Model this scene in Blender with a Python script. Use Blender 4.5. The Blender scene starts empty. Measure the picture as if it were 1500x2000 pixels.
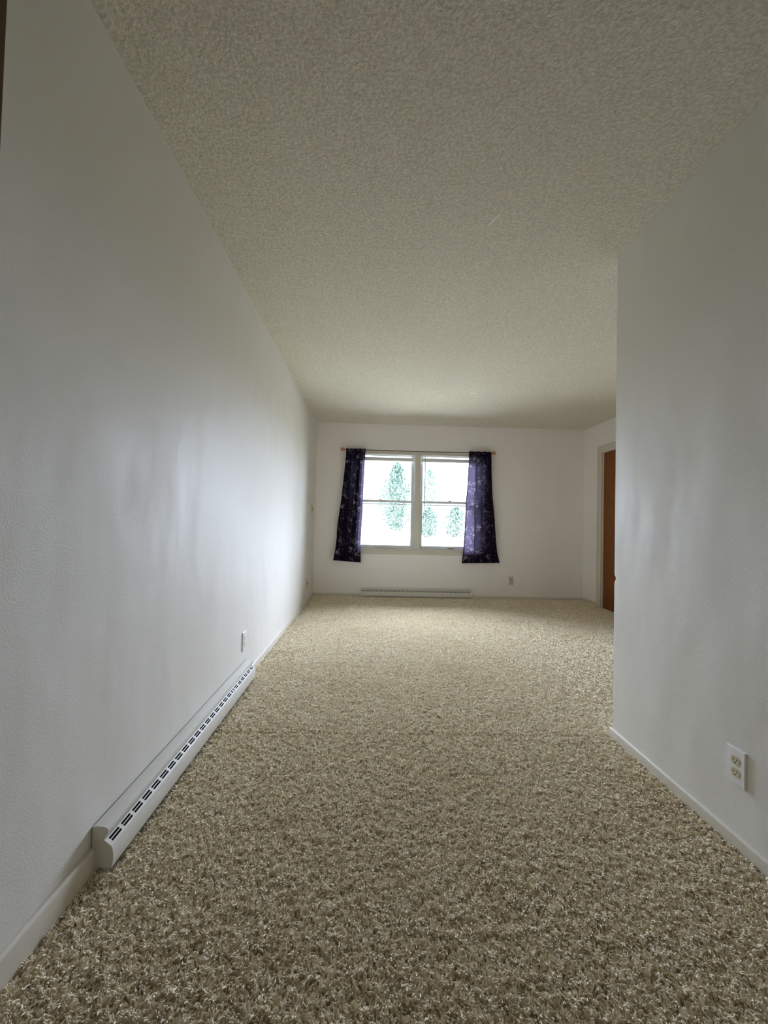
import bpy, math, random
import numpy as np
from mathutils import Vector, Matrix

S = bpy.context.scene
C = S.collection
rnd = random.Random(7)
RG = np.random.default_rng(11)

# ------------------------------------------------------------------ camera
F_PX, YAW, PITCH, ROLL, EYE = 837.99, 0.0294, 0.0249, 0.0234, 1.0444
fwd = Vector((math.sin(YAW) * math.cos(PITCH), math.cos(YAW) * math.cos(PITCH), math.sin(PITCH)))
rt = Vector((math.cos(YAW), -math.sin(YAW), 0)); up = rt.cross(fwd)
r2 = rt * math.cos(ROLL) + up * math.sin(ROLL)
u2 = -rt * math.sin(ROLL) + up * math.cos(ROLL)
cam = bpy.data.cameras.new('camera'); cam_o = bpy.data.objects.new('camera', cam); C.objects.link(cam_o)
m = Matrix((r2, u2, -fwd)).transposed().to_4x4(); m.translation = Vector((0, 0, EYE))
cam_o.matrix_world = m
cam.sensor_fit = 'VERTICAL'; cam.sensor_height = 36.0; cam.lens = 36.0 * F_PX / 2000.0
cam.clip_start = 0.02; cam.clip_end = 400
S.camera = cam_o

# ------------------------------------------------------------------ world, light, exposure
SKY = 56.0
w = bpy.data.worlds.new('overcast_sky'); S.world = w; w.use_nodes = True
bg = w.node_tree.nodes['Background']
bg.inputs[0].default_value = (0.825, 0.90, 1.15, 1); bg.inputs[1].default_value = SKY
w.cycles.sampling_method = 'MANUAL'; w.cycles.sample_map_resolution = 256

def area(name, loc, rot, sx, sy, portal=False, power=0, color=(1, 1, 1)):
    l = bpy.data.lights.new(name, 'AREA'); l.shape = 'RECTANGLE'; l.size = sx; l.size_y = sy
    l.energy = power; l.color = color
    if portal: l.cycles.is_portal = True
    o = bpy.data.objects.new(name, l); C.objects.link(o); o.location = loc; o.rotation_euler = rot
    return o
area('window_portal', (0.645, 6.23, 1.33), (-math.pi / 2, 0, 0), 1.84, 1.38, portal=True)

S.view_settings.view_transform = 'Standard'; S.view_settings.look = 'None'
S.view_settings.exposure = 0.0; S.view_settings.gamma = 1.0; S.view_settings.use_curve_mapping = False
cy = S.cycles
cy.use_denoising = True
cy.max_bounces = 14; cy.diffuse_bounces = 10; cy.glossy_bounces = 4; cy.transmission_bounces = 6
cy.transparent_max_bounces = 12; cy.sample_clamp_indirect = 6.0; cy.sample_clamp_direct = 2.2; cy.filter_width = 1.25; cy.caustics_reflective = False; cy.caustics_refractive = False

# ------------------------------------------------------------------ materials
def mat(name, color, rough=0.5, spec=0.5, metal=0.0):
    m = bpy.data.materials.new(name); m.use_nodes = True
    b = m.node_tree.nodes['Principled BSDF']
    b.inputs['Base Color'].default_value = (*color, 1); b.inputs['Roughness'].default_value = rough
    b.inputs['Specular IOR Level'].default_value = spec; b.inputs['Metallic'].default_value = metal
    return m, m.node_tree, b
def node(t, kind, **kw):
    n = t.nodes.new(kind)
    for k, v in kw.items():
        if k in n.inputs: n.inputs[k].default_value = v
        else: setattr(n, k, v)
    return n
def coords(t, scale=(1, 1, 1)):
    g = node(t, 'ShaderNodeNewGeometry'); mp = node(t, 'ShaderNodeMapping'); mp.inputs['Scale'].default_value = scale
    t.links.new(g.outputs['Position'], mp.inputs['Vector']); return mp.outputs['Vector']
def noise(t, vec, scale, detail=3.0, rough=0.5):
    n = node(t, 'ShaderNodeTexNoise', Scale=scale, Detail=detail, Roughness=rough)
    t.links.new(vec, n.inputs['Vector']); return n.outputs['Fac']
def bump(t, b, hgt, dist, strength=1.0, prev=None):
    n = node(t, 'ShaderNodeBump', Distance=dist, Strength=strength)
    t.links.new(hgt, n.inputs['Height'])
    if prev is not None: t.links.new(prev, n.inputs['Normal'])
    t.links.new(n.outputs['Normal'], b.inputs['Normal']); return n.outputs['Normal']
def ramp(t, fac, stops):
    r = node(t, 'ShaderNodeValToRGB'); cr = r.color_ramp
    while len(cr.elements) < len(stops): cr.elements.new(0.5)
    for e, (p, c) in zip(cr.elements, stops): e.position = p; e.color = (*c, 1) if len(c) == 3 else c
    t.links.new(fac, r.inputs['Fac']); return r.outputs['Color']
def maprange(t, fac, a, b2, c, d):
    n = node(t, 'ShaderNodeMapRange'); t.links.new(fac, n.inputs['Value'])
    for k, v in zip(('From Min', 'From Max', 'To Min', 'To Max'), (a, b2, c, d)): n.inputs[k].default_value = v
    return n.outputs['Result']

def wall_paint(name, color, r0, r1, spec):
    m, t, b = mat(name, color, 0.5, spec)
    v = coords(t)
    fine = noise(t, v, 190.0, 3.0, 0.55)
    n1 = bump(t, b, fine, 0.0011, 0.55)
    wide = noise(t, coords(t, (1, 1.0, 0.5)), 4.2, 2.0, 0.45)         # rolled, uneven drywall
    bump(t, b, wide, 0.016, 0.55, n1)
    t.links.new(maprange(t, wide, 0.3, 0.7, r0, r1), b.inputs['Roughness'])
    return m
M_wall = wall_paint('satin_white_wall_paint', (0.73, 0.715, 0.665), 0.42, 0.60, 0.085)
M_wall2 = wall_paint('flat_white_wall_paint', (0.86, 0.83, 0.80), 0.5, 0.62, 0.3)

H_CEIL = 2.44
# sprayed ceiling texture
M_ceil, t, b = mat('sprayed_popcorn_ceiling', (0.7, 0.67, 0.6), 0.95, 0.1)
v = coords(t)
n1 = noise(t, v, 88.0, 4.0, 0.62)
col = ramp(t, n1, [(0.34, (0.62, 0.58, 0.485)), (0.66, (0.85, 0.81, 0.71))])
for cxy, an, sx, sy in (((0.528, 1.915), 1.95, .048, .008), ((1.054, 4.491), 0.3, .05, .012)):   # scrapes in the texture
    g = node(t, 'ShaderNodeNewGeometry'); mp = node(t, 'ShaderNodeMapping', vector_type='TEXTURE'); t.links.new(g.outputs['Position'], mp.inputs[0])
    mp.inputs['Location'].default_value = (*cxy, H_CEIL); mp.inputs['Rotation'].default_value = (0, 0, an); mp.inputs['Scale'].default_value = (sx, sy, 1)
    ln = node(t, 'ShaderNodeVectorMath', operation='LENGTH'); t.links.new(mp.outputs[0], ln.inputs[0])
    mk = node(t, 'ShaderNodeMix', data_type='RGBA'); t.links.new(maprange(t, ln.outputs['Value'], .8, 1.0, 1, 0), mk.inputs[0])
    t.links.new(col, mk.inputs[6]); mk.inputs[7].default_value = (0.9, 0.88, 0.8, 1); col = mk.outputs[2]
t.links.new(col, b.inputs['Base Color'])
bump(t, b, n1, 0.008, 0.8)

M_trim, t, b = mat('cream_trim_paint', (0.64, 0.60, 0.51), 0.42, 0.5)
bump(t, b, noise(t, coords(t), 40, 2), 0.001, 0.4)
M_white, t, b = mat('white_gloss_paint', (0.78, 0.78, 0.76), 0.35, 0.5)
bump(t, b, noise(t, coords(t), 60, 2), 0.0006, 0.3)
M_vinyl, t, b = mat('white_window_vinyl', (0.74, 0.75, 0.74), 0.4, 0.5)
bump(t, b, noise(t, coords(t), 90, 2), 0.0004, 0.3)
M_plate, t, b = mat('white_plastic', (0.80, 0.80, 0.78), 0.3, 0.5)
bump(t, b, noise(t, coords(t), 200, 2), 0.0002, 0.3)
M_ivory, t, b = mat('ivory_plastic', (0.60, 0.53, 0.36), 0.35, 0.5)
bump(t, b, noise(t, coords(t), 200, 2), 0.0002, 0.3)
M_black, t, b = mat('black_cavity', (0.008, 0.008, 0.008), 0.9, 0.0)
bump(t, b, noise(t, coords(t), 80, 2), 0.0005, 0.3)
M_slot, t, b = mat('dark_slot', (0.05, 0.035, 0.015), 0.8, 0.2)
M_brass, t, b = mat('aged_brass', (0.42, 0.28, 0.12), 0.35, 0.5, 0.9)
bump(t, b, noise(t, coords(t), 80, 2), 0.0003, 0.3)
M_knob, t, b = mat('varnished_wood_finial', (0.42, 0.20, 0.10), 0.4, 0.5)
wv = node(t, 'ShaderNodeTexWave', Scale=60.0, Distortion=4.0); t.links.new(coords(t), wv.inputs['Vector'])
t.links.new(ramp(t, wv.outputs['Fac'], [(0.2, (0.36, 0.16, 0.08)), (0.8, (0.5, 0.26, 0.14))]), b.inputs['Base Color'])
M_rod, t, b = mat('dark_wood_rod', (0.12, 0.075, 0.05), 0.45, 0.4)
bump(t, b, noise(t, coords(t, (2, 40, 40)), 10, 2), 0.0004, 0.3)

def wood(name, c0, c1):
    m, t, b = mat(name, c0, 0.5, 0.25)
    n = noise(t, coords(t, (18, 18, 1.3)), 3.0, 5.0, 0.6)
    t.links.new(ramp(t, n, [(0.3, c0), (0.7, c1)]), b.inputs['Base Color'])
    bump(t, b, n, 0.0006, 0.4)
    return m
M_door = wood('stained_brown_door_wood', (0.17, 0.052, 0.010), (0.25, 0.082, 0.017))
M_darkwood = wood('dark_brown_casing_wood', (0.07, 0.04, 0.015), (0.11, 0.065, 0.03))

M_dimwall = wood('darkened_unseen_back_wall', (0.16, 0.10, 0.055), (0.24, 0.155, 0.09))  # invented dark brown for the unseen back wall, dims bounce near the camera

# heater enamel with scuffs
M_heat, t, b = mat('cream_heater_enamel', (0.68, 0.66, 0.60), 0.32, 0.5)
v = coords(t, (60, 5, 60)); sc = noise(t, v, 1.0, 4.0, 0.6)
spots = noise(t, coords(t), 55.0, 2.0, 0.5)
mx = node(t, 'ShaderNodeMath', operation='MAXIMUM')
t.links.new(maprange(t, sc, 0.73, 0.78, 0, 1), mx.inputs[0]); t.links.new(maprange(t, spots, 0.76, 0.79, 0, 1), mx.inputs[1])
t.links.new(ramp(t, mx.outputs[0], [(0.0, (0.68, 0.66, 0.60)), (1.0, (0.26, 0.24, 0.20))]), b.inputs['Base Color'])

# carpet
M_back, t, b = mat('carpet_backing', (0.30, 0.25, 0.18), 1.0, 0.0)
n = noise(t, coords(t), 120, 4, 0.6)
t.links.new(ramp(t, n, [(0.35, (0.45, 0.38, 0.27)), (0.65, (0.65, 0.57, 0.44))]), b.inputs['Base Color'])
bump(t, b, n, 0.006, 0.8)
M_pile, t, b = mat('beige_carpet_yarn', (0.5, 0.44, 0.33), 0.7, 0.3)
b.inputs['Sheen Weight'].default_value = 0.25; b.inputs['Sheen Roughness'].default_value = 0.5
ci = node(t, 'ShaderNodeHairInfo')
base = ramp(t, ci.outputs['Random'], [(0.0, (0.54, 0.44, 0.28)), (0.25, (0.75, 0.66, 0.475)), (0.7, (0.86, 0.78, 0.60)), (1.0, (0.94, 0.88, 0.73))])
st = noise(t, coords(t), 2.1, 4.0, 0.6)
mix = node(t, 'ShaderNodeMix', data_type='RGBA', blend_type='MULTIPLY'); mix.inputs[0].default_value = 1.0
t.links.new(base, mix.inputs[6]); t.links.new(ramp(t, st, [(0.28, (0.93, 0.89, 0.83)), (0.46, (1, 1, 1))]), mix.inputs[7])
t.links.new(mix.outputs[2], b.inputs['Base Color'])

# glass: thin pane, mostly clear with a soft reflection
M_glass = bpy.data.materials.new('window_glass'); M_glass.use_nodes = True; t = M_glass.node_tree
t.nodes.clear(); out = node(t, 'ShaderNodeOutputMaterial'); tr = node(t, 'ShaderNodeBsdfTransparent'); gl = node(t, 'ShaderNodeBsdfGlossy', Roughness=0.02)
tr.inputs[0].default_value = (0.95, 0.975, 0.97, 1); fr = node(t, 'ShaderNodeFresnel', IOR=1.35); mxs = node(t, 'ShaderNodeMixShader')
t.links.new(fr.outputs[0], mxs.inputs[0]); t.links.new(tr.outputs[0], mxs.inputs[1]); t.links.new(gl.outputs[0], mxs.inputs[2]); t.links.new(mxs.outputs[0], out.inputs[0])

# curtain cloth: diffuse print + translucency
M_curt = bpy.data.materials.new('floral_curtain_cloth'); M_curt.use_nodes = True; t = M_curt.node_tree
t.nodes.clear(); out = node(t, 'ShaderNodeOutputMaterial'); at = node(t, 'ShaderNodeAttribute', attribute_name='print')
di = node(t, 'ShaderNodeBsdfDiffuse', Roughness=0.6); tl = node(t, 'ShaderNodeBsdfTranslucent'); ad = node(t, 'ShaderNodeAddShader'); la = node(t, 'ShaderNodeAttribute', attribute_name='thin')
ml = node(t, 'ShaderNodeMix', data_type='RGBA', blend_type='MULTIPLY'); ml.inputs[0].default_value = 1.0
t.links.new(ramp(t, at.outputs['Fac'], [(0.0, (0.010, 0.007, 0.016)), (0.5, (0.085, 0.068, 0.095)), (1.0, (0.36, 0.32, 0.36))]), di.inputs[0])
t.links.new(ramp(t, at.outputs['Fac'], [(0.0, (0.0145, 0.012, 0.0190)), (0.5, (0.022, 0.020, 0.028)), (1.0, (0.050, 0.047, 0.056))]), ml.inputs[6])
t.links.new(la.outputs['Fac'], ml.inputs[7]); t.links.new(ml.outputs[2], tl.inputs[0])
t.links.new(di.outputs[0], ad.inputs[0]); t.links.new(tl.outputs[0], ad.inputs[1]); t.links.new(ad.outputs[0], out.inputs[0])

# outdoors
M_leaf, t, b = mat('tree_foliage', (0.02, 0.04, 0.03), 0.9, 0.05)
n = noise(t, coords(t), 3.0, 3, 0.6); t.links.new(ramp(t, n, [(0.3, (0.034, 0.052, 0.040)), (0.7, (0.055, 0.078, 0.058))]), b.inputs['Base Color'])
M_bark, t, b = mat('tree_bark', (0.16, 0.13, 0.10), 0.9, 0.1)
bump(t, b, noise(t, coords(t, (8, 8, 1)), 6, 4), 0.02, 0.8)
M_lawn, t, b = mat('pale_dry_lawn', (0.35,0.34,0.29), 1.0, 0.1)
n = noise(t, coords(t), 0.7, 5, 0.6); t.links.new(ramp(t, n, [(0.3, (0.17, 0.17, 0.13)), (0.7, (0.24, 0.235, 0.19))]), b.inputs['Base Color'])

# ------------------------------------------------------------------ mesh helpers
class MB:
    def __init__(s): s.v = []; s.f = []
    def box(s, x0, x1, y0, y1, z0, z1):
        n = len(s.v)
        s.v += [(x, y, z) for z in (z0, z1) for y in (y0, y1) for x in (x0, x1)]
        s.f += [tuple(n + i for i in q) for q in ((0, 2, 3, 1), (4, 5, 7, 6), (0, 1, 5, 4), (2, 6, 7, 3), (0, 4, 6, 2), (1, 3, 7, 5))]
        return s
    def prism(s, prof, fn, a, b_):
        """closed profile extruded from a to b_; fn(p, q, t) gives the world point"""
        n = len(s.v); k = len(prof)
        s.v += [fn(p, q, a) for p, q in prof] + [fn(p, q, b_) for p, q in prof]
        for i in range(k):
            j = (i + 1) % k; s.f.append((n + i, n + j, n + k + j, n + k + i))
        s.f.append(tuple(n + i for i in range(k))[::-1]); s.f.append(tuple(n + k + i for i in range(k)))
        return s
    def lathe(s, prof, origin, axis='x', seg=20):
        """profile of (r, t) revolved around the axis"""
        n = len(s.v); k = len(prof)
        for r, tt in prof:
            for i in range(seg):
                a = 2 * math.pi * i / seg; c, d = r * math.cos(a), r * math.sin(a)
                p = {'x': (tt, c, d), 'y': (c, tt, d), 'z': (c, d, tt)}[axis]
                s.v.append(tuple(o + q for o, q in zip(origin, p)))
        for j in range(k - 1):
            for i in range(seg):
                i2 = (i + 1) % seg; s.f.append((n + j * seg + i, n + j * seg + i2, n + (j + 1) * seg + i2, n + (j + 1) * seg + i))
        s.f.append(tuple(n + i for i in range(seg))); s.f.append(tuple(n + (k - 1) * seg + i for i in range(seg))[::-1])
        return s
    def tube(s, pts, r, seg=8):
        n = len(s.v); pts = [Vector(p) for p in pts]
        for i, p in enumerate(pts):
            d = (pts[min(i + 1, len(pts) - 1)] - pts[max(i - 1, 0)]).normalized()
            a = d.orthogonal().normalized() if i == 0 else (s._a - d * s._a.dot(d)).normalized()
            s._a = a; b = d.cross(a); rr = r[i] if isinstance(r, (list, tuple)) else r
            for k in range(seg):
                an = 2 * math.pi * k / seg; s.v.append(tuple(p + a * math.cos(an) * rr + b * math.sin(an) * rr))
        for i in range(len(pts) - 1):
            for k in range(seg):
                k2 = (k + 1) % seg; s.f.append((n + i * seg + k, n + i * seg + k2, n + (i + 1) * seg + k2, n + (i + 1) * seg + k))
        s.f.append(tuple(n + i for i in range(seg))[::-1]); s.f.append(tuple(n + (len(pts) - 1) * seg + i for i in range(seg)))
        return s
    def build(s, name, material, parent=None, bevel=0, smooth=False, kind=None):
        me = bpy.data.meshes.new(name); me.from_pydata(s.v, [], s.f); me.update()
        o = bpy.data.objects.new(name, me); C.objects.link(o); me.materials.append(material)
        if bevel:
            bv = o.modifiers.new('bevel', 'BEVEL'); bv.width = bevel; bv.segments = 2; bv.limit_method = 'ANGLE'
        if smooth:
            for p in me.polygons: p.use_smooth = True
            me.set_sharp_from_angle(angle=math.radians(40))
        import bmesh
        bm = bmesh.new(); bm.from_mesh(me); bmesh.ops.recalc_face_normals(bm, faces=bm.faces); bm.to_mesh(me); bm.free()
        if parent:
            o.parent = parent; o.matrix_parent_inverse = parent.matrix_basis.inverted()
        if kind: o['kind'] = kind
        return o
def tag(o, label=None, cat=None, group=None, kind=None):
    if label: o['label'] = label
    if cat: o['category'] = cat
    if group: o['group'] = group
    if kind: o['kind'] = kind
    return o
def empty(name, loc):
    o = bpy.data.objects.new(name, None); C.objects.link(o); o.location = loc; o.empty_display_size = 0.05; return o

XL, XR, YC, YF, XD, H = -0.794, 1.231, 2.132, 6.058, 3.037, 2.44
YB = -2.2                                     # wall behind the camera
ZF = -0.012                                   # carpet backing level, the pile stands to about 0
OX0, OX1, OZ0, OZ1 = -0.255, 1.545, 0.672, 2.019   # window opening

# ------------------------------------------------------------------ room shell
MB().box(XL - .15, XD + .15, YB - .15, YF + .15, -0.15, ZF).build('floor', M_back, kind='structure')
MB().box(XL - .15, XD + .15, YB - .15, YF + .15, H, H + 0.15).build('ceiling', M_ceil, kind='structure')

# ceiling relief near the walls is carried by the bump; walls are solid boxes
mb = MB(); mb.box(XL - .15, XL, 0.886, YF + .15, ZF, H); mb.box(XL - .15, XL, YB, 0.035, ZF, H); mb.box(XL - .15, XL, 0.035, 0.886, 2.36, H)
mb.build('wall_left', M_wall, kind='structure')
mb = MB()
mb.box(XL, OX0, YF, YF + .15, ZF, H); mb.box(OX1, XD, YF, YF + .15, ZF, H)
mb.box(OX0, OX1, YF, YF + .15, ZF, OZ0); mb.box(OX0, OX1, YF, YF + .15, OZ1, H)
mb.build('wall_far', M_wall2, kind='structure')
DY0, DY1, DH = 4.76, 5.563, 2.034
mb = MB()
mb.box(XD, XD + .15, YB, DY0, ZF, H); mb.box(XD, XD + .15, DY1, YF + .15, ZF, H); mb.box(XD, XD + .15, DY0, DY1, DH, H)
mb.build('wall_right', M_wall2, kind='structure')
MB().box(XL - .15, XD + .15, YB - .15, YB, ZF, H).build('wall_back', M_dimwall, kind='structure')

# dividing wall on the right with a small knocked dent in its free corner
mb = MB(); zs = [ZF] + [0.74 + 0.008 * i for i in range(13)] + [H]
ring = []
for i, z in enumerate(zs):
    d = 0.007 * math.exp(-((z - 0.791) / 0.014) ** 2) if 0 < i < len(zs) - 1 else 0
    ring.append([(XR + d, YC - d * .3 if d else YC, z), (XR, YC - 0.012 - d * 0, z), (XR, YB, z), (XR + .12, YB, z), (XR + .12, YC, z), (XR + 0.012 + d, YC, z)])
for r_ in ring: mb.v += r_
for i in range(len(zs) - 1):
    for k in range(6):
        k2 = (k + 1) % 6; mb.f.append((i * 6 + k, i * 6 + k2, (i + 1) * 6 + k2, (i + 1) * 6 + k))
mb.f.append(tuple(range(6))); mb.f.append(tuple((len(zs) - 1) * 6 + k for k in range(6))[::-1])
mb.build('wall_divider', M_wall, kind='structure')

# ------------------------------------------------------------------ baseboards (rounded top edge)
def board_profile(th, h):
    return [(0, ZF), (th, ZF), (th, h - th * .8), (th * .93, h - th * .42), (th * .7, h - th * .15), (th * .35, h), (0, h)]
def board_x(name, x, sgn, y0, y1, th, h):      # along Y on a wall at x
    return MB().prism(board_profile(th, h), lambda p, q, t_: (x + sgn * p, t_, q), y0, y1).build(name, M_trim, kind='structure', smooth=True)
def board_y(name, y, sgn, x0, x1, th, h):
    return MB().prism(board_profile(th, h), lambda p, q, t_: (t_, y + sgn * p, q), x0, x1).build(name, M_trim, kind='structure', smooth=True)
HY0, HL = 1.299, 1.545                         # side heater: near end and length
board_x('baseboard_left', XL, 1, HY0 + HL, YF, 0.013, 0.056)
board_x('baseboard_left_near', XL, 1, 0.886, HY0, 0.014, 0.080)
FX0, FX1 = -0.124, 1.428                       # heater under the window
board_y('baseboard_far', YF, -1, XL + .013, FX0, 0.013, 0.045)
board_y('baseboard_far_right', YF, -1, FX1, XD - .013, 0.013, 0.040)
board_x('baseboard_door_wall', XD, -1, DY1 + .105, YF, 0.013, 0.05)
board_x('baseboard_right', XR, -1, YB, YC + .013, 0.013, 0.049)
board_y('baseboard_divider_end', YC, 1, XR - .0, XR + .12, 0.013, 0.049)

# ------------------------------------------------------------------ door in the right-hand wall
d1 = empty('door_1', (XD, DY1, ZF)); d1['kind'] = 'structure'
MB().box(XD + .022, XD + .062, DY0, DY1, ZF, DH).build('door_panel', M_door, d1)
mb = MB()
mb.box(XD - .014, XD, DY1, DY1 + .100, ZF, DH + .098); mb.box(XD - .014, XD, DY0 - .100, DY0, ZF, DH + .098); mb.box(XD - .014, XD, DY0, DY1, DH, DH + .098)
mb.build('door_casing', M_trim, d1, bevel=.004)
mb = MB()
mb.box(XD - .018, XD - .0142, DY1 + .070, DY1 + .1, ZF, DH + .098); mb.box(XD - .018, XD - .0142, DY0 - .1, DY0 - .07, ZF, DH + .098); mb.box(XD - .018, XD - .0142, DY0 - .07, DY1 + .07, DH + .068, DH + .098)
mb.build('casing_edge_bead', M_trim, d1, bevel=.0015)
kn = MB().lathe([(0.027, 0.0), (0.03, -.004), (0.012, -.008), (0.011, -.03), (0.022, -.036), (0.028, -.05), (0.024, -.062), (0.008, -.068)], (XD + .022, DY0 + .065, 0.94), 'x').build('door_knob', M_brass, d1, smooth=True)

# dark doorway at the near end of the left wall
d2 = empty('door_2', (XL, 0.9, ZF)); d2['kind'] = 'structure'
mb = MB(); mb.box(XL - .10, XL + .016, 0.826, 0.886, ZF, 2.36); mb.box(XL - .10, XL + .016, 0.035, 0.095, ZF, 2.36); mb.box(XL - .1, XL + .016, 0.095, 0.826, 2.30, 2.36)
mb.build('door_casing', M_darkwood, d2, bevel=.003)
MB().box(XL - .085, XL - .045, 0.095, 0.826, ZF, 2.30).build('door_panel', M_door, d2)
MB().lathe([(0.027, 0.0), (0.03, .004), (0.012, .008), (0.011, .03), (0.022, .036), (0.028, .05), (0.024, .062), (0.008, .068)], (XL - .045, 0.16, 0.94), 'x').build('door_knob', M_brass, d2, smooth=True)

# ------------------------------------------------------------------ twin window
CF = YF - .011                                  # face of the casing
mb = MB()
mb.box(OX0 - .055, OX0, CF, YF, OZ0 - .0, OZ1 + .030); mb.box(OX1, OX1 + .055, CF, YF, OZ0, OZ1 + .030); mb.box(OX0, OX1, CF, YF, OZ1, OZ1 + .030)
mb.build('trim_1', M_trim, kind='structure', bevel=.003)
mb = MB(); mb.box(.613, .677, CF, YF + .13, OZ0, OZ1); mb.build('trim_2', M_trim, kind='structure', bevel=.003)
mb = MB(); mb.prism([(0, .657), (-.030, .657), (-.034, .661), (-.034, .669), (-.030, .673), (0, .673)], lambda p, q, t_: (t_, YF + p, q), OX0 - .07, OX1 + .07)
mb.build('trim_3', M_trim, kind='structure', bevel=.001)
mb = MB(); mb.prism([(0, .603), (-.008, .603), (-.013, .611), (-.013, .657), (0, .657)], lambda p, q, t_: (t_, YF + p, q), OX0 - .055, OX1 + .055)
mb.build('trim_4', M_trim, kind='structure', bevel=.001)

def frame(x0, x1, y0, y1, z0, z1, st, top, bot):
    return MB().box(x0, x0 + st, y0, y1, z0, z1).box(x1 - st, x1, y0, y1, z0, z1).box(x0 + st, x1 - st, y0, y1, z1 - top, z1).box(x0 + st, x1 - st, y0, y1, z0, z0 + bot)
def window(name, x0, x1):
    r = empty(name, ((x0 + x1) / 2, YF, OZ0)); r['kind'] = 'structure'
    mb = MB()                                   # jamb liner
    mb.box(x0, x0 + .010, YF + .002, YF + .13, OZ0, OZ1); mb.box(x1 - .010, x1, YF + .002, YF + .13, OZ0, OZ1)
    mb.box(x0 + .01, x1 - .01, YF + .002, YF + .13, OZ1 - .008, OZ1); mb.box(x0 + .01, x1 - .01, YF + .002, YF + .13, OZ0, OZ0 + .006)
    mb.box(x0 + .01, x0 + .022, YF + .082, YF + .088, OZ0 + .006, OZ1 - .008); mb.box(x1 - .022, x1 - .01, YF + .082, YF + .088, OZ0 + .006, OZ1 - .008)
    mb.build('window_frame', M_vinyl, r)
    a, c = x0 + .010, x1 - .010
    lo = frame(a, c, YF + .052, YF + .080, OZ0 + .007, 1.366, .040, .031, .046).build('lower_sash', M_vinyl, r, bevel=.003)
    MB().box(a + .04, c - .04, YF + .064, YF + .067, OZ0 + .053, 1.335).build('pane', M_glass, lo)
    hi = frame(a, c, YF + .090, YF + .116, 1.304, OZ1 - .009, .040, .018, .015).build('upper_sash', M_vinyl, r, bevel=.003)
    MB().box(a + .04, c - .04, YF + .102, YF + .105, 1.319, OZ1 - .027).build('pane', M_glass, hi)
    xm = (x0 + x1) / 2 + (-.055 if x0 < 0 else .012)
    lk = MB().box(xm - .028, xm + .028, YF + .056, YF + .078, 1.366, 1.372).lathe([(0.009, 1.372), (0.009, 1.380), (0.006, 1.383)], (xm, YF + .066, 0), 'z', 12).box(xm - .034, xm - .004, YF + .058, YF + .066, 1.376, 1.381)
    lk.build('sash_lock', M_brass, r)
    xl = (x0 + x1) / 2 + (-.045 if x0 < 0 else .035)
    lf = MB().box(xl - .042, xl + .042, YF + .046, YF + .052, .690, .704).box(xl - .036, xl + .036, YF + .034, YF + .046, .698, .702)
    lf.build('sash_lift', M_brass if x0 > 0 else M_trim, r, bevel=.001)
    return r
window('window_1', OX0, .613)
window('window_2', .677, OX1)

def blind(x0, x1, label, wand_x, cord_x):
    r = empty('mini_blind', ((x0 + x1) / 2, YF + .03, OZ1 - .03)); tag(r, label, 'window blind', 'raised blinds at the top of the window')
    MB().box(x0, x1, YF + .012, YF + .038, 1.993, 2.006).build('head_rail', M_white, r, bevel=.002)
    mb = MB()
    for i in range(9):
        z = 1.9685 - i * .0032; mb.prism([(0, 0), (.012, .0004), (.025, 0), (.025, .0029), (.012, .0033), (0, .0029)], lambda p, q, t_: (t_, YF + .012 + p, z + q), x0 + .003, x1 - .003)
    mb.build('slats', M_white, r)
    MB().box(x0 + .003, x1 - .003, YF + .013, YF + .036, 1.924, 1.942).build('bottom_rail', M_white, r, bevel=.002)
    for fx in (.12, .5, .88):
        xx = x0 + (x1 - x0) * fx; MB().tube([(xx, YF + .012, 1.995), (xx, YF + .011, 1.925)], .0012, 6).build('ladder_cord', M_white, r)
    if wand_x:
        wd = MB().tube([(wand_x, YF + .004, 1.985), (wand_x, YF + .0, 1.60), (wand_x + .004, YF - .002, 1.222)], .0042, 6).build('tilt_wand', M_slot_clear, r, smooth=True)
        wd['label'] = 'long thin tilt wand'
    if cord_x:
        mb = MB().tube([(cord_x, YF + .005, 1.99), (cord_x + .002, YF - .004, 1.3), (cord_x - .004, YF - .004, .70)], .0011, 6)
        mb.lathe([(.002, .0), (.006, -.02), (.006, -.028), (.002, -.03)], (cord_x - .004, YF - .004, .70), 'z', 8).build('pull_cord', M_white, r, smooth=True)
M_slot_clear, t_, b_ = mat('grey_acrylic_wand', (0.25, 0.25, 0.27), 0.2, 0.5)
blind(OX0 + .014, .599, 'raised white mini blind at the top of the left window sash, thin cord hanging', None, .535)
blind(.691, OX1 - .014, 'raised white mini blind at the top of the right window sash, tilt wand hanging', .748, None)

# ------------------------------------------------------------------ curtain rod
YR = YF - .072; k = YR / YF
def atrod(x, z): return x * k, EYE + (z - EYE) * k
rx0, rz = atrod(-.405, 2.069); rx1, _ = atrod(1.70, 2.069)
rod = empty('curtain_rod', ((rx0 + rx1) / 2, YR, rz)); tag(rod, 'thin dark curtain rod with round wooden finials above the window', 'curtain rod')
MB().tube([(rx0, YR, rz), ((rx0 + rx1) / 2, YR, rz - .004), (rx1, YR, rz + .003)], .0065, 12).build('pole', M_rod, rod, smooth=True)
fin = [(.007, 0), (.012, .002), (.012, .005), (.009, .007), (.017, .011), (.0245, .019), (.0280, .032), (.0245, .045), (.016, .053), (.004, .057)]
f1 = MB().lathe([(a, -b) for a, b in fin], (rx0 + .003, YR, rz), 'x').build('finial', M_knob, rod, smooth=True)
f2 = MB().lathe(fin, (rx1 - .003, YR, rz + .003), 'x').build('finial', M_knob, rod, smooth=True)
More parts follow.
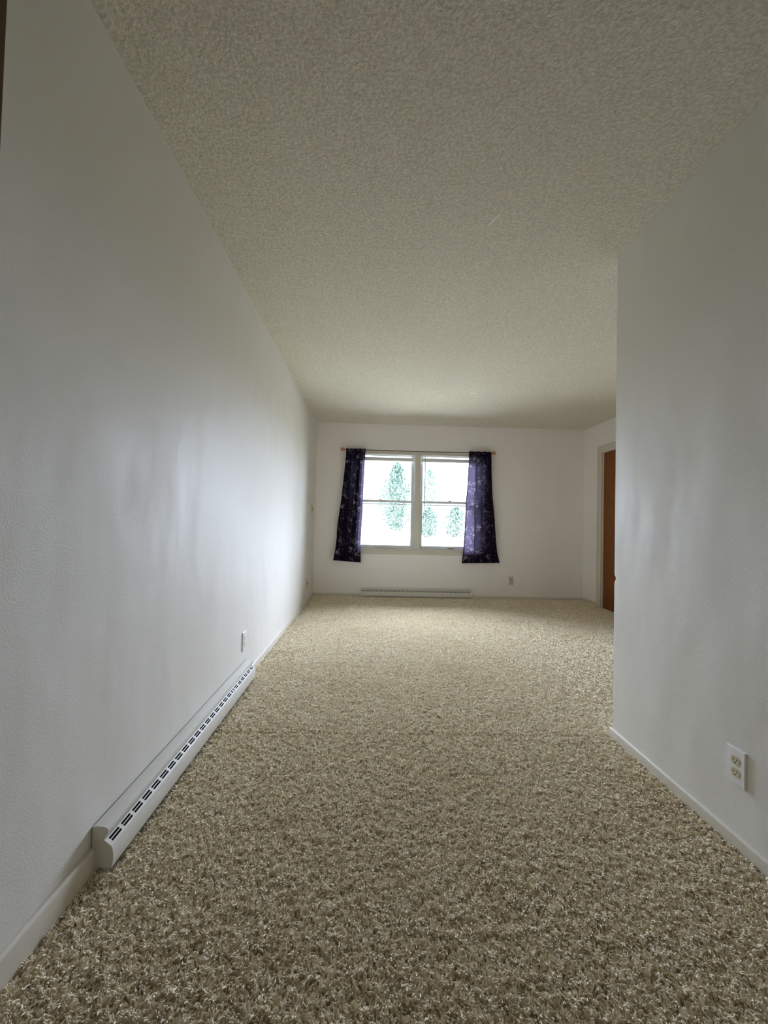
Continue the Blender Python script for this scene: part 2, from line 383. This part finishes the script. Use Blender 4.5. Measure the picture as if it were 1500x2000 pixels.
for bxx in (rx0 + .03, rx1 - .03):
    mb = MB().box(bxx - .008, bxx + .008, YF - .004, YF, rz - .03, rz + .03).box(bxx - .004, bxx + .004, YR + .004, YF - .004, rz - .010, rz - .004)
    mb.box(bxx - .006, bxx + .006, YR - .008, YR + .009, rz - .0125, rz - .0085)
    mb.build('bracket', M_rod, rod, bevel=.001)

# ------------------------------------------------------------------ curtains
def paint_print(width, height, seed, res=0.004):
    """floral print as a value per cloth point: leaves, stems and five-petalled flowers"""
    nu, nz = int(width / res) + 1, int(height / res) + 1
    P = np.zeros((nz, nu)); R_ = random.Random(seed)
    yy, xx = np.mgrid[0:nz, 0:nu] * res
    def leaf(cx, cy_, L, W, a, val):
        i0, i1 = max(0, int((cy_ - L) / res)), min(nz, int((cy_ + L) / res) + 2); j0, j1 = max(0, int((cx - L) / res)), min(nu, int((cx + L) / res) + 2)
        if i0 >= i1 or j0 >= j1: return
        X = xx[i0:i1, j0:j1] - cx; Y = yy[i0:i1, j0:j1] - cy_
        p = X * math.cos(a) + Y * math.sin(a); q = -X * math.sin(a) + Y * math.cos(a)
        msk = np.abs(q) < W * np.clip(1 - (p / L * 1.0) ** 2, 0, 1)
        P[i0:i1, j0:j1] = np.where(msk & (np.abs(p) < L), np.maximum(P[i0:i1, j0:j1], val), P[i0:i1, j0:j1])
    def flower(cx, cy_, r_, val):
        a0 = R_.uniform(0, 6)
        for i in range(5):
            a = a0 + i * 2 * math.pi / 5; leaf(cx + math.cos(a) * r_ * .55, cy_ + math.sin(a) * r_ * .55, r_ * .48, r_ * .26, a, val * R_.uniform(.85, 1))
    area_ = width * height
    for _ in range(int(area_ * 420)):            # faint background sprigs
        leaf(R_.uniform(0, width), R_.uniform(0, height), R_.uniform(.007, .014), R_.uniform(.0035, .005), R_.uniform(0, 3.14), R_.uniform(.2, .45))
    for _ in range(int(area_ * 130)):
        leaf(R_.uniform(0, width), R_.uniform(0, height), R_.uniform(.010, .020), R_.uniform(.004, .006), R_.uniform(0, 3.14), R_.uniform(.35, .75))
    rep = 0.64
    spots = [(R_.uniform(0, .45), R_.uniform(0, rep), R_.uniform(.018, .030), R_.uniform(.45, 1)) for _ in range(14)]
    for cx0, cy0, r_, val in spots:              # clusters repeat down the cloth
        for ny in range(int(height / rep) + 2):
            for nx in range(int(width / .45) + 1):
                cx, cy1 = cx0 + nx * .45, cy0 + ny * rep
                flower(cx, cy1, r_, val)
                for q in range(4):
                    a = R_.uniform(0, 6.28); leaf(cx + math.cos(a) * r_ * 1.6, cy1 + math.sin(a) * r_ * 1.6, .018, .007, a, val * R_.uniform(.5, .8))
                for q in range(8):                # curved stem
                    a = q / 8; leaf(cx + .03 * math.sin(a * 3), cy1 + r_ + a * .10, .009, .0016, 1.5, .5)
    return P, nu, nz
def lerp(tab, z):
    return float(np.interp(z, [a for a, _ in tab][::-1], [b for _, b in tab][::-1]))
def curtain(name, label, path, left, right, zt, zb0, zb1, width, seed, hem_right, topj):
    """path: (s, depth) knots along the cloth width; s runs 0..1 between the hanging edges"""
    P, nu, nz = paint_print(width, zt - min(zb0, zb1), seed)
    ks = np.linspace(0, 1, len(path)); uu = np.linspace(0, 1, nu)
    S0 = np.interp(uu, ks, [p[0] for p in path]); D0 = np.interp(uu, ks, [p[1] for p in path])
    kern = np.ones(7) / 7; pad = lambda a: np.convolve(np.pad(a, 3, mode='edge'), kern, mode='valid')
    S0, D0 = pad(S0), pad(D0)
    verts = []
    for i in range(nz):
        v_ = i / (nz - 1)
        z0 = zt * k_ + 0 * v_ if False else zt
        amp = min(1.0, v_ / .05) * (0.75 + .45 * v_)
        for j in range(nu):
            zb = zb0 + (zb1 - zb0) * S0[j]
            z = zt + (zb - zt) * v_
            xl, xr = lerp(left, z), lerp(right, z)
            x = xl + (xr - xl) * S0[j]
            head = max(0.0, 1 - v_ / .035)
            d = D0[j] * amp + .006 * math.sin(uu[j] * 70 + 2.0 * math.sin(v_ * 5)) * math.exp(-v_ * 9) * (1 - head)
            d += .010 * head * math.sin(math.pi * min(1, (1 - head))) 
            verts.append((x, YR - .014 - d + .004 * math.sin(v_ * 11 + j * .03), z + topj * math.sin(uu[j] * 37) * head))
    faces = [(i * nu + j, i * nu + j + 1, (i + 1) * nu + j + 1, (i + 1) * nu + j) for i in range(nz - 1) for j in range(nu - 1)]
    me = bpy.data.meshes.new(name); me.from_pydata(verts, [], faces); me.update()
    at_ = me.attributes.new('print', 'FLOAT', 'POINT'); at_.data.foreach_set('value', P.ravel().astype(np.float32))
    T_ = np.ones_like(P) * (np.where(uu < .46, 1.25, .55) if hem_right else np.where((uu > .87), 1.2, .30))[None, :]; hb = int(.055 / .004); T_[-hb:] = .22; T_[:int(.065 / .004)] = .22; hw_ = 5  # doubled hems, plus translucency stepped to paint in the backlit strip
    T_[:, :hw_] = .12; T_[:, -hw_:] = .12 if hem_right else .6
    th_ = me.attributes.new('thin', 'FLOAT', 'POINT'); th_.data.foreach_set('value', T_.ravel().astype(np.float32))
    for p in me.polygons: p.use_smooth = True
    me.materials.append(M_curt)
    o = bpy.data.objects.new(name, me); C.objects.link(o); tag(o, label, 'curtain', 'floral curtains at the window')
    # rod pocket behind the header and doubled side and bottom hems
    parts = MB(); n = nu // 3
    hem = []
    xs_l, xs_r = lerp(left, zt), lerp(right, zt)
    pk = MB()
    for i in range(15):
        x = xs_l + (xs_r - xs_l) * i / 14
        for (dy, dz) in ((.012, .014), (.013, 0), (.012, -.022), (-.010, -.040)):
            pk.v.append((x, YR + dy + .001 * math.sin(i * 2.2), rz + dz))
    for i in range(14):
        for q in range(3): pk.f.append((i * 4 + q, i * 4 + q + 1, i * 4 + q + 5, i * 4 + q + 4))
    po = pk.build('rod_pocket', M_curt, o, smooth=True)
    tp = po.data.attributes.new('thin', 'FLOAT', 'POINT'); tp.data.foreach_set('value', np.full(len(pk.v), .2, np.float32))
    return o, nu, nz
k_ = 1
def edge(tab): return [atrod(x, z)[::-1] for z, x in tab]     # (z, x) measured on the wall -> (z, x) at the rod plane
LL = edge([(2.07, -.372), (1.75, -.395), (1.35, -.43), (.95, -.478), (.80, -.480), (.70, -.49), (.50, -.520)])
LR = edge([(2.07, -.100), (1.93, -.110), (1.70, -.117), (1.45, -.122), (1.2, -.125), (.95, -.135), (.75, -.142), (.48, -.132)])
RL = edge([(2.08, 1.371), (1.9, 1.366), (1.60, 1.355), (1.38, 1.335), (1.2, 1.333), (.95, 1.325), (.7, 1.312), (.50, 1.290)])
RR = edge([(2.08, 1.688), (1.8, 1.697), (1.50, 1.715), (1.2, 1.745), (.85, 1.775), (.65, 1.80), (.51, 1.838)])
ztl = atrod(0, 2.082)[1]; zb = lambda z: atrod(0, z)[1]
cl, nuL, nzL = curtain('curtain', 'dark purple floral curtain left of the window, gathered into narrow folds',
    [(0, .0), (.03, .012), (.14, .018), (.22, -.01), (.30, .014), (.24, -.012), (.42, .016), (.50, -.008), (.58, .018), (.50, -.012), (.68, .016), (.74, -.004), (.79, .014), (.70, -.010), (.60, -.012), (.79, .0), (.93, .008), (.985, .0), (1.0, .006)],
    LL, LR, ztl, zb(.503), zb(.478), .60, 5, False, .002)
cr, nuR, nzR = curtain('curtain', 'dark purple floral curtain right of the window with daylight shining through',
    [(0, .0), (.035, -.004), (.0, .004), (.10, .008), (.22, .0), (.30, .004), (.33, .012), (.30, -.004), (.40, .014), (.52, -.008), (.62, .016), (.72, -.008), (.82, .018), (.90, -.004), (.96, .012), (1.0, .0)],
    RL, RR, zb(2.088), zb(.498), zb(.512), .50, 9, True, .003)

# ------------------------------------------------------------------ baseboard heaters
# profile (distance from the wall, height); the sloped strip between notch and shoulder carries the vent slots
TOPP = [(0.003, .020), (0.003, .1365), (.016, .1385), (.036, .1365), (.0455, .1325), (.0485, .1265), (.0475, .119), (.0405, .106), (.0370, .0985)]
LOWP = [(.0585, .0825), (.0625, .073), (.0650, .057), (.0645, .036), (.0610, .020)]
def heater(name, label, axis, n_slots, L, bent=None):
    """built along +t from 0; placed by fn"""
    r = empty(name, (0, 0, 0)); tag(r, label, 'baseboard heater', 'electric baseboard heaters')
    fn = {'left': lambda p, q, t_: (XL + p, HY0 + t_, q), 'far': lambda p, q, t_: (FX0 + t_, YF - p, q)}[axis]
    prof = TOPP + [(.0330, .0925), (.0545, .0780)] + LOWP
    r.location = fn(0, ZF, 0); bpy.context.view_layer.update()
    MB().prism(prof, fn, .004, L - .004).build('heater_body', M_heat, r, smooth=True)
    ends = [(p + (.0006 if p > .01 else 0), q + (.0006 if q > .03 else 0)) for p, q in TOPP + LOWP]
    for a in (0, L - .004): MB().prism(ends, fn, a, a + .004).build('end_cap', M_heat, r, smooth=True)
    MB().prism([(0, .018), (0, .1355), (.004, .1355), (.004, .018)], fn, .006, L - .006).build('gap_shadow_strip', M_black, r)  # black strip painting in the shaded gap between heater and wall
    # dark interior strip, then the perforated face
    A = Vector((.0370, .0960)); B = Vector((.0592, .0822)); D = (B - A).normalized(); N = Vector((-D.y, D.x)); N = N if N.x > 0 else -N
    def strip(a, b_, off, th, t0, t1, mb):
        p0, p1 = A + D * a + N * off, A + D * b_ + N * off; p2, p3 = p1 - N * th, p0 - N * th
        mb.prism([tuple(p0), tuple(p1), tuple(p2), tuple(p3)], fn, t0, t1)
    Lw = (B - A).length
    mb = MB(); strip(0.001, Lw - .001, -.0022, .001, .006, L - .006, mb); mb.build('inner_shadow_strip', M_black, r)
    mb = MB(); s0 = Lw * .17; sw = .0060; gap = .0030
    strip(0, s0, 0, .0007, .004, L - .004, mb); strip(s0 + sw, s0 + sw + gap, 0, .0007, .004, L - .004, mb); strip(s0 + 2 * sw + gap, Lw, 0, .0007, .004, L - .004, mb)
    pitch = (L - .020) / n_slots
    for row in (0, 1):
        a = s0 + row * (sw + gap)
        edges_ = [.004]
        for i in range(n_slots):
            t0 = .010 + i * pitch + .0065; t1 = .010 + (i + 1) * pitch - .0065
            strip(a, a + sw, 0, .0007, edges_[-1], t0, mb); edges_.append(t1)
            if bent is not None and i == bent:   # one pinched louvre
                p = .010 + (i + .5) * pitch; strip(a - .001, a + sw + .001, .0012, .001, p - .006, p + .004, mb)
        strip(a, a + sw, 0, .0007, edges_[-1], L - .004, mb)
    mb.build('vent_grille', M_heat, r)
    return r
heater('baseboard_heater', 'long cream slotted baseboard heater on the left wall, close to the camera', 'left', 25, HL, 18)
heater('baseboard_heater', 'cream slotted baseboard heater on the far wall under the window', 'far', 25, FX1 - FX0, 13)

# ------------------------------------------------------------------ wall plates
def plate(name, label, cat, wall, pos, zc, wd, ht, kind, th=.006, group=None, mats=None):
    if wall == 'left': fn = lambda p, q, d: (XL + d, pos + p, zc + q)
    elif wall == 'right': fn = lambda p, q, d: (XR - d, pos - p, zc + q)
    else: fn = lambda p, q, d: (pos + p, YF - d, zc + q)
    r = empty(name, fn(0, 0, 0)); tag(r, label, cat, group); bpy.context.view_layer.update()
    m0, m1 = mats or (M_plate, M_ivory)
    hw, hh = wd / 2, ht / 2; c = .0022
    mb = MB(); n = 0
    mb.v = [fn(p, q, 0) for p, q in ((-hw, -hh), (hw, -hh), (hw, hh), (-hw, hh))] + [fn(p, q, th - .002) for p, q in ((-hw, -hh), (hw, -hh), (hw, hh), (-hw, hh))] + \
           [fn(p, q, th) for p, q in ((-hw + c, -hh + c), (hw - c, -hh + c), (hw - c, hh - c), (-hw + c, hh - c))]
    for a in (0, 4):
        for i in range(4): mb.f.append((a + i, a + (i + 1) % 4, a + 4 + (i + 1) % 4, a + 4 + i))
    mb.f += [(3, 2, 1, 0), (8, 9, 10, 11)]
    mb.build('cover_plate', m0, r)
    def outline(w_, h_, kind_):
        pts = []
        for i in range(28):
            a = 2 * math.pi * i / 28; x, y = w_ * math.cos(a), w_ * math.sin(a)
            pts.append((x, max(-h_, min(h_, y)) if kind_ == 'recept' else y))
        return pts
    def pr(pts, cx, cz, d0, d1, nm, mt, par): return MB().prism(pts, lambda p, q, d: fn(cx + p, cz + q, d), d0, d1).build(nm, mt, par)
    if kind == 'duplex':
        for s_ in (1, -1):
            rc = pr(outline(.0172, .0142, 'recept'), 0, s_ * .0195, th, th + .0016, 'receptacle', m1, r)
            for px_, hh_ in ((-.0063, .0042), (.0063, .0034)):
                pr([(-.0012, -hh_), (.0012, -hh_), (.0012, hh_), (-.0012, hh_)], px_, s_ * .0195 + .003, th + .0016, th + .0019, 'blade_slot', M_slot, rc)
            pr([(.0026 * math.cos(a / 10 * 6.283), .0026 * math.sin(a / 10 * 6.283)) for a in range(10)], 0, s_ * .0195 - .0075, th + .0016, th + .0019, 'ground_hole', M_black, rc)
        pr([(.0024 * math.cos(a / 10 * 6.283), .0024 * math.sin(a / 10 * 6.283)) for a in range(10)], 0, 0, th, th + .0008, 'screw', m0, r)
    elif kind == 'blank':
        for s_ in (.041, -.041): pr([(.0026 * math.cos(a / 10 * 6.283), .0026 * math.sin(a / 10 * 6.283)) for a in range(10)], 0, s_, th, th + .0008, 'screw', m0, r)
    elif kind == 'switches':
        for s_ in (.013, -.013):
            pr([(-.007, -.008), (.007, -.008), (.007, .008), (-.007, .008)], 0, s_, th, th + .003, 'toggle_switch', M_slot, r)
        for s_ in (.048, -.048): pr([(.0035 * math.cos(a / 10 * 6.283), .0035 * math.sin(a / 10 * 6.283)) for a in range(10)], 0, s_, th, th + .001, 'screw', M_brass, r)
    elif kind == 'jack':
        pr([(-.009, -.009), (.009, -.009), (.009, .009), (-.009, .009)], 0, .012, th, th + .006, 'jack_socket', M_black, r)
    return r
G = 'duplex wall outlets'
plate('wall_outlet', 'white wall outlet with two ivory sockets on the near right wall', 'outlet', 'right', 1.404, .266, .071, .118, 'duplex', .007, G)
plate('wall_outlet', 'white wall outlet above the far end of the side baseboard heater', 'outlet', 'left', 2.782, .270, .078, .116, 'duplex', .007, G, (M_plate, M_plate))
plate('wall_outlet', 'small beige outlet low on the far wall right of the heater', 'outlet', 'far', 2.006, .259, .070, .118, 'duplex', .006, G, (M_trim, M_ivory))
plate('blank_wall_plate', 'blank white cover plate on the left wall just before the far corner', 'wall plate', 'left', 5.44, 1.205, .10, .125, 'blank', .010)
plate('switch_plate', 'cream plate with two dark switches at the far left corner', 'switch plate', 'left', 5.745, 1.205, .09, .128, 'switches', .008, None, (M_ivory, M_ivory))
plate('phone_jack', 'cream jack plate with one dark socket low in the far left corner', 'wall plate', 'left', 5.46, .245, .085, .125, 'jack', .008, None, (M_ivory, M_ivory))

# ------------------------------------------------------------------ carpet pile: twisted yarns standing on the backing
def vnoise(x, y, scale, seed):
    g = np.random.default_rng(seed).random((256, 256)); x = x * scale + 57; y = y * scale + 91
    i, j = np.floor(x).astype(int), np.floor(y).astype(int); fx, fy = x - i, y - j; fx = fx * fx * (3 - 2 * fx); fy = fy * fy * (3 - 2 * fy)
    a, b_, c, d = g[i % 256, j % 256], g[(i + 1) % 256, j % 256], g[i % 256, (j + 1) % 256], g[(i + 1) % 256, (j + 1) % 256]
    return (a * (1 - fx) + b_ * fx) * (1 - fy) + (c * (1 - fx) + d * fx) * fy
def patch(x0, x1, y0, y1, sp):
    nx, ny = int((x1 - x0) / sp), int((y1 - y0) / sp)
    X, Y = np.meshgrid(x0 + (np.arange(nx) + .5) * sp, y0 + (np.arange(ny) + .5) * sp)
    X = X.ravel() + (RG.random(X.size) - .5) * sp * .9; Y = Y.ravel() + (RG.random(Y.size) - .5) * sp * .9
    return X, Y, np.full(X.size, sp)
regs = [patch(XL + .015, XR - .015, .55, 1.6, .0040), patch(XL + .015, XR - .015, 1.6, YC, .0045), patch(XL + .015, XR + .1, YC + .015, 3.2, .0052),
        patch(XL + .015, XR + .1, 3.2, 4.4, .0065), patch(XL + .015, XR + .1, 4.4, YF - .015, .008), patch(XR + .1, XD - .015, YC - .4, YF - .015, .008),
        patch(XL + .015, XR - .015, -.6, .55, .008)]
X = np.concatenate([r_[0] for r_ in regs]); Y = np.concatenate([r_[1] for r_ in regs]); SP = np.concatenate([r_[2] for r_ in regs])
# keep clear of the heaters
keep = ~((X < XL + .060) & (Y > HY0) & (Y < HY0 + HL)) & ~((Y > YF - .060) & (X > FX0) & (X < FX1))
X, Y, SP = X[keep], Y[keep], SP[keep]; N = X.size
hgt = .017 + .004 * (vnoise(X, Y, 95, 1) - .5) * 2 + .005 * (vnoise(X, Y, 170, 2) - .5) * 2 + .003 * (RG.random(N) - .5)
hgt *= np.clip(.62 + .75 * vnoise(X, Y, 120, 9), .55, 1.1)
ang = 6.283 * 2 * vnoise(X, Y, 75, 3) + 2.6 * (RG.random(N) - .5); lean = (.004 + .008 * vnoise(X, Y, 70, 4)) * (.6 + .8 * RG.random(N)) * np.clip(SP / .0045, 1, 1.5)
cx, sy = np.cos(ang), np.sin(ang); curl = (RG.random(N) - .5) * .006
K = 4; pos = np.zeros((N, K, 3), np.float32); rad = np.zeros((N, K), np.float32)
for q, (a, l, cu, rr) in enumerate([(0, 0, 0, .9), (.45, .18, .6, 1.0), (.85, .6, .7, 1.0), (1.0, 1.15, -.2, .75)]):
    pos[:, q, 0] = X + cx * lean * l - sy * curl * cu; pos[:, q, 1] = Y + sy * lean * l + cx * curl * cu
    pos[:, q, 2] = ZF + hgt * a * (1 if q < 3 else .97); rad[:, q] = SP * .50 * rr
m_ = .012
pos[:, :, 0] = np.clip(pos[:, :, 0], XL + m_ + .002, XD - m_); pos[:, :, 1] = np.minimum(pos[:, :, 1], YF - m_ - .002)
cu = bpy.data.hair_curves.new('carpet_pile'); cu.add_curves([K] * N)
cu.points.foreach_set('position', pos.ravel()) if hasattr(cu.points[0], 'position') and False else cu.attributes['position'].data.foreach_set('vector', pos.ravel())
ra = cu.attributes.get('radius') or cu.attributes.new('radius', 'FLOAT', 'POINT'); ra.data.foreach_set('value', rad.ravel())
cu.materials.append(M_pile)
pile = bpy.data.objects.new('carpet_pile', cu); C.objects.link(pile)
tag(pile, 'beige shaggy wall to wall carpet pile covering the floor', 'carpet', kind='stuff')
print('yarns', N)

# ------------------------------------------------------------------ outdoors
MB().box(-90, 90, YF + .16, 200, -.8, -.35).build('ground', M_lawn, kind='structure')
def tree(name, label, x, y, z0, h, rad_, n, seed, crown0=.18, shape='egg'):
    R_ = np.random.default_rng(seed); r = empty(name, (x, y, z0)); tag(r, label, 'tree', 'trees beyond the window'); bpy.context.view_layer.update()
    MB().tube([(x, y, z0), (x + .05, y, z0 + h * .4), (x, y + .05, z0 + h * .8)], [.11, .08, .03], 8).build('trunk', M_bark, r, smooth=True)
    tt = crown0 + (1 - crown0) * R_.random(n) ** .8; prof = np.sin(np.pi * np.clip((tt - crown0) / (1 - crown0), .04, 1) ** .7) ** .6
    a = R_.random(n) * 6.283; rr = rad_ * prof * np.sqrt(R_.random(n)) * (1 + .25 * np.sin(a * 3 + tt * 9))
    P = np.stack([x + np.cos(a) * rr, y + np.sin(a) * rr, z0 + tt * h], 1)
    sz = .06 + .07 * R_.random(n); U = R_.normal(size=(n, 3)); U /= np.linalg.norm(U, axis=1)[:, None]; V = np.cross(U, R_.normal(size=(n, 3))); V /= np.linalg.norm(V, axis=1)[:, None]
    q = np.stack([P - U * sz[:, None], P + V * sz[:, None] * .5, P + U * sz[:, None], P - V * sz[:, None] * .5], 1).reshape(-1, 3)
    me = bpy.data.meshes.new('foliage'); me.from_pydata(q.tolist(), [], [(4 * i, 4 * i + 1, 4 * i + 2, 4 * i + 3) for i in range(n)]); me.materials.append(M_leaf)
    o = bpy.data.objects.new('foliage', me); C.objects.link(o); o.parent = r; o.matrix_parent_inverse = r.matrix_basis.inverted()
tree('tree', 'tall rounded tree outside, seen through the left window sash', 2.05, 36, -.35, 6.5, 1.25, 4300, 1, .12)
tree('tree', 'slim tree outside behind the lower part of the right window sash', 4.7, 35, -.35, 2.7, .9, 1500, 2, .1)
tree('tree', 'sparse leafy tree outside at the left edge of the right window sash', 5.1, 38, -.35, 6.2, .8, 600, 3, .5)
tree('tree', 'low bushy tree outside near the right curtain', 7.3, 37, -.35, 2.9, 1.0, 1300, 4, .1)
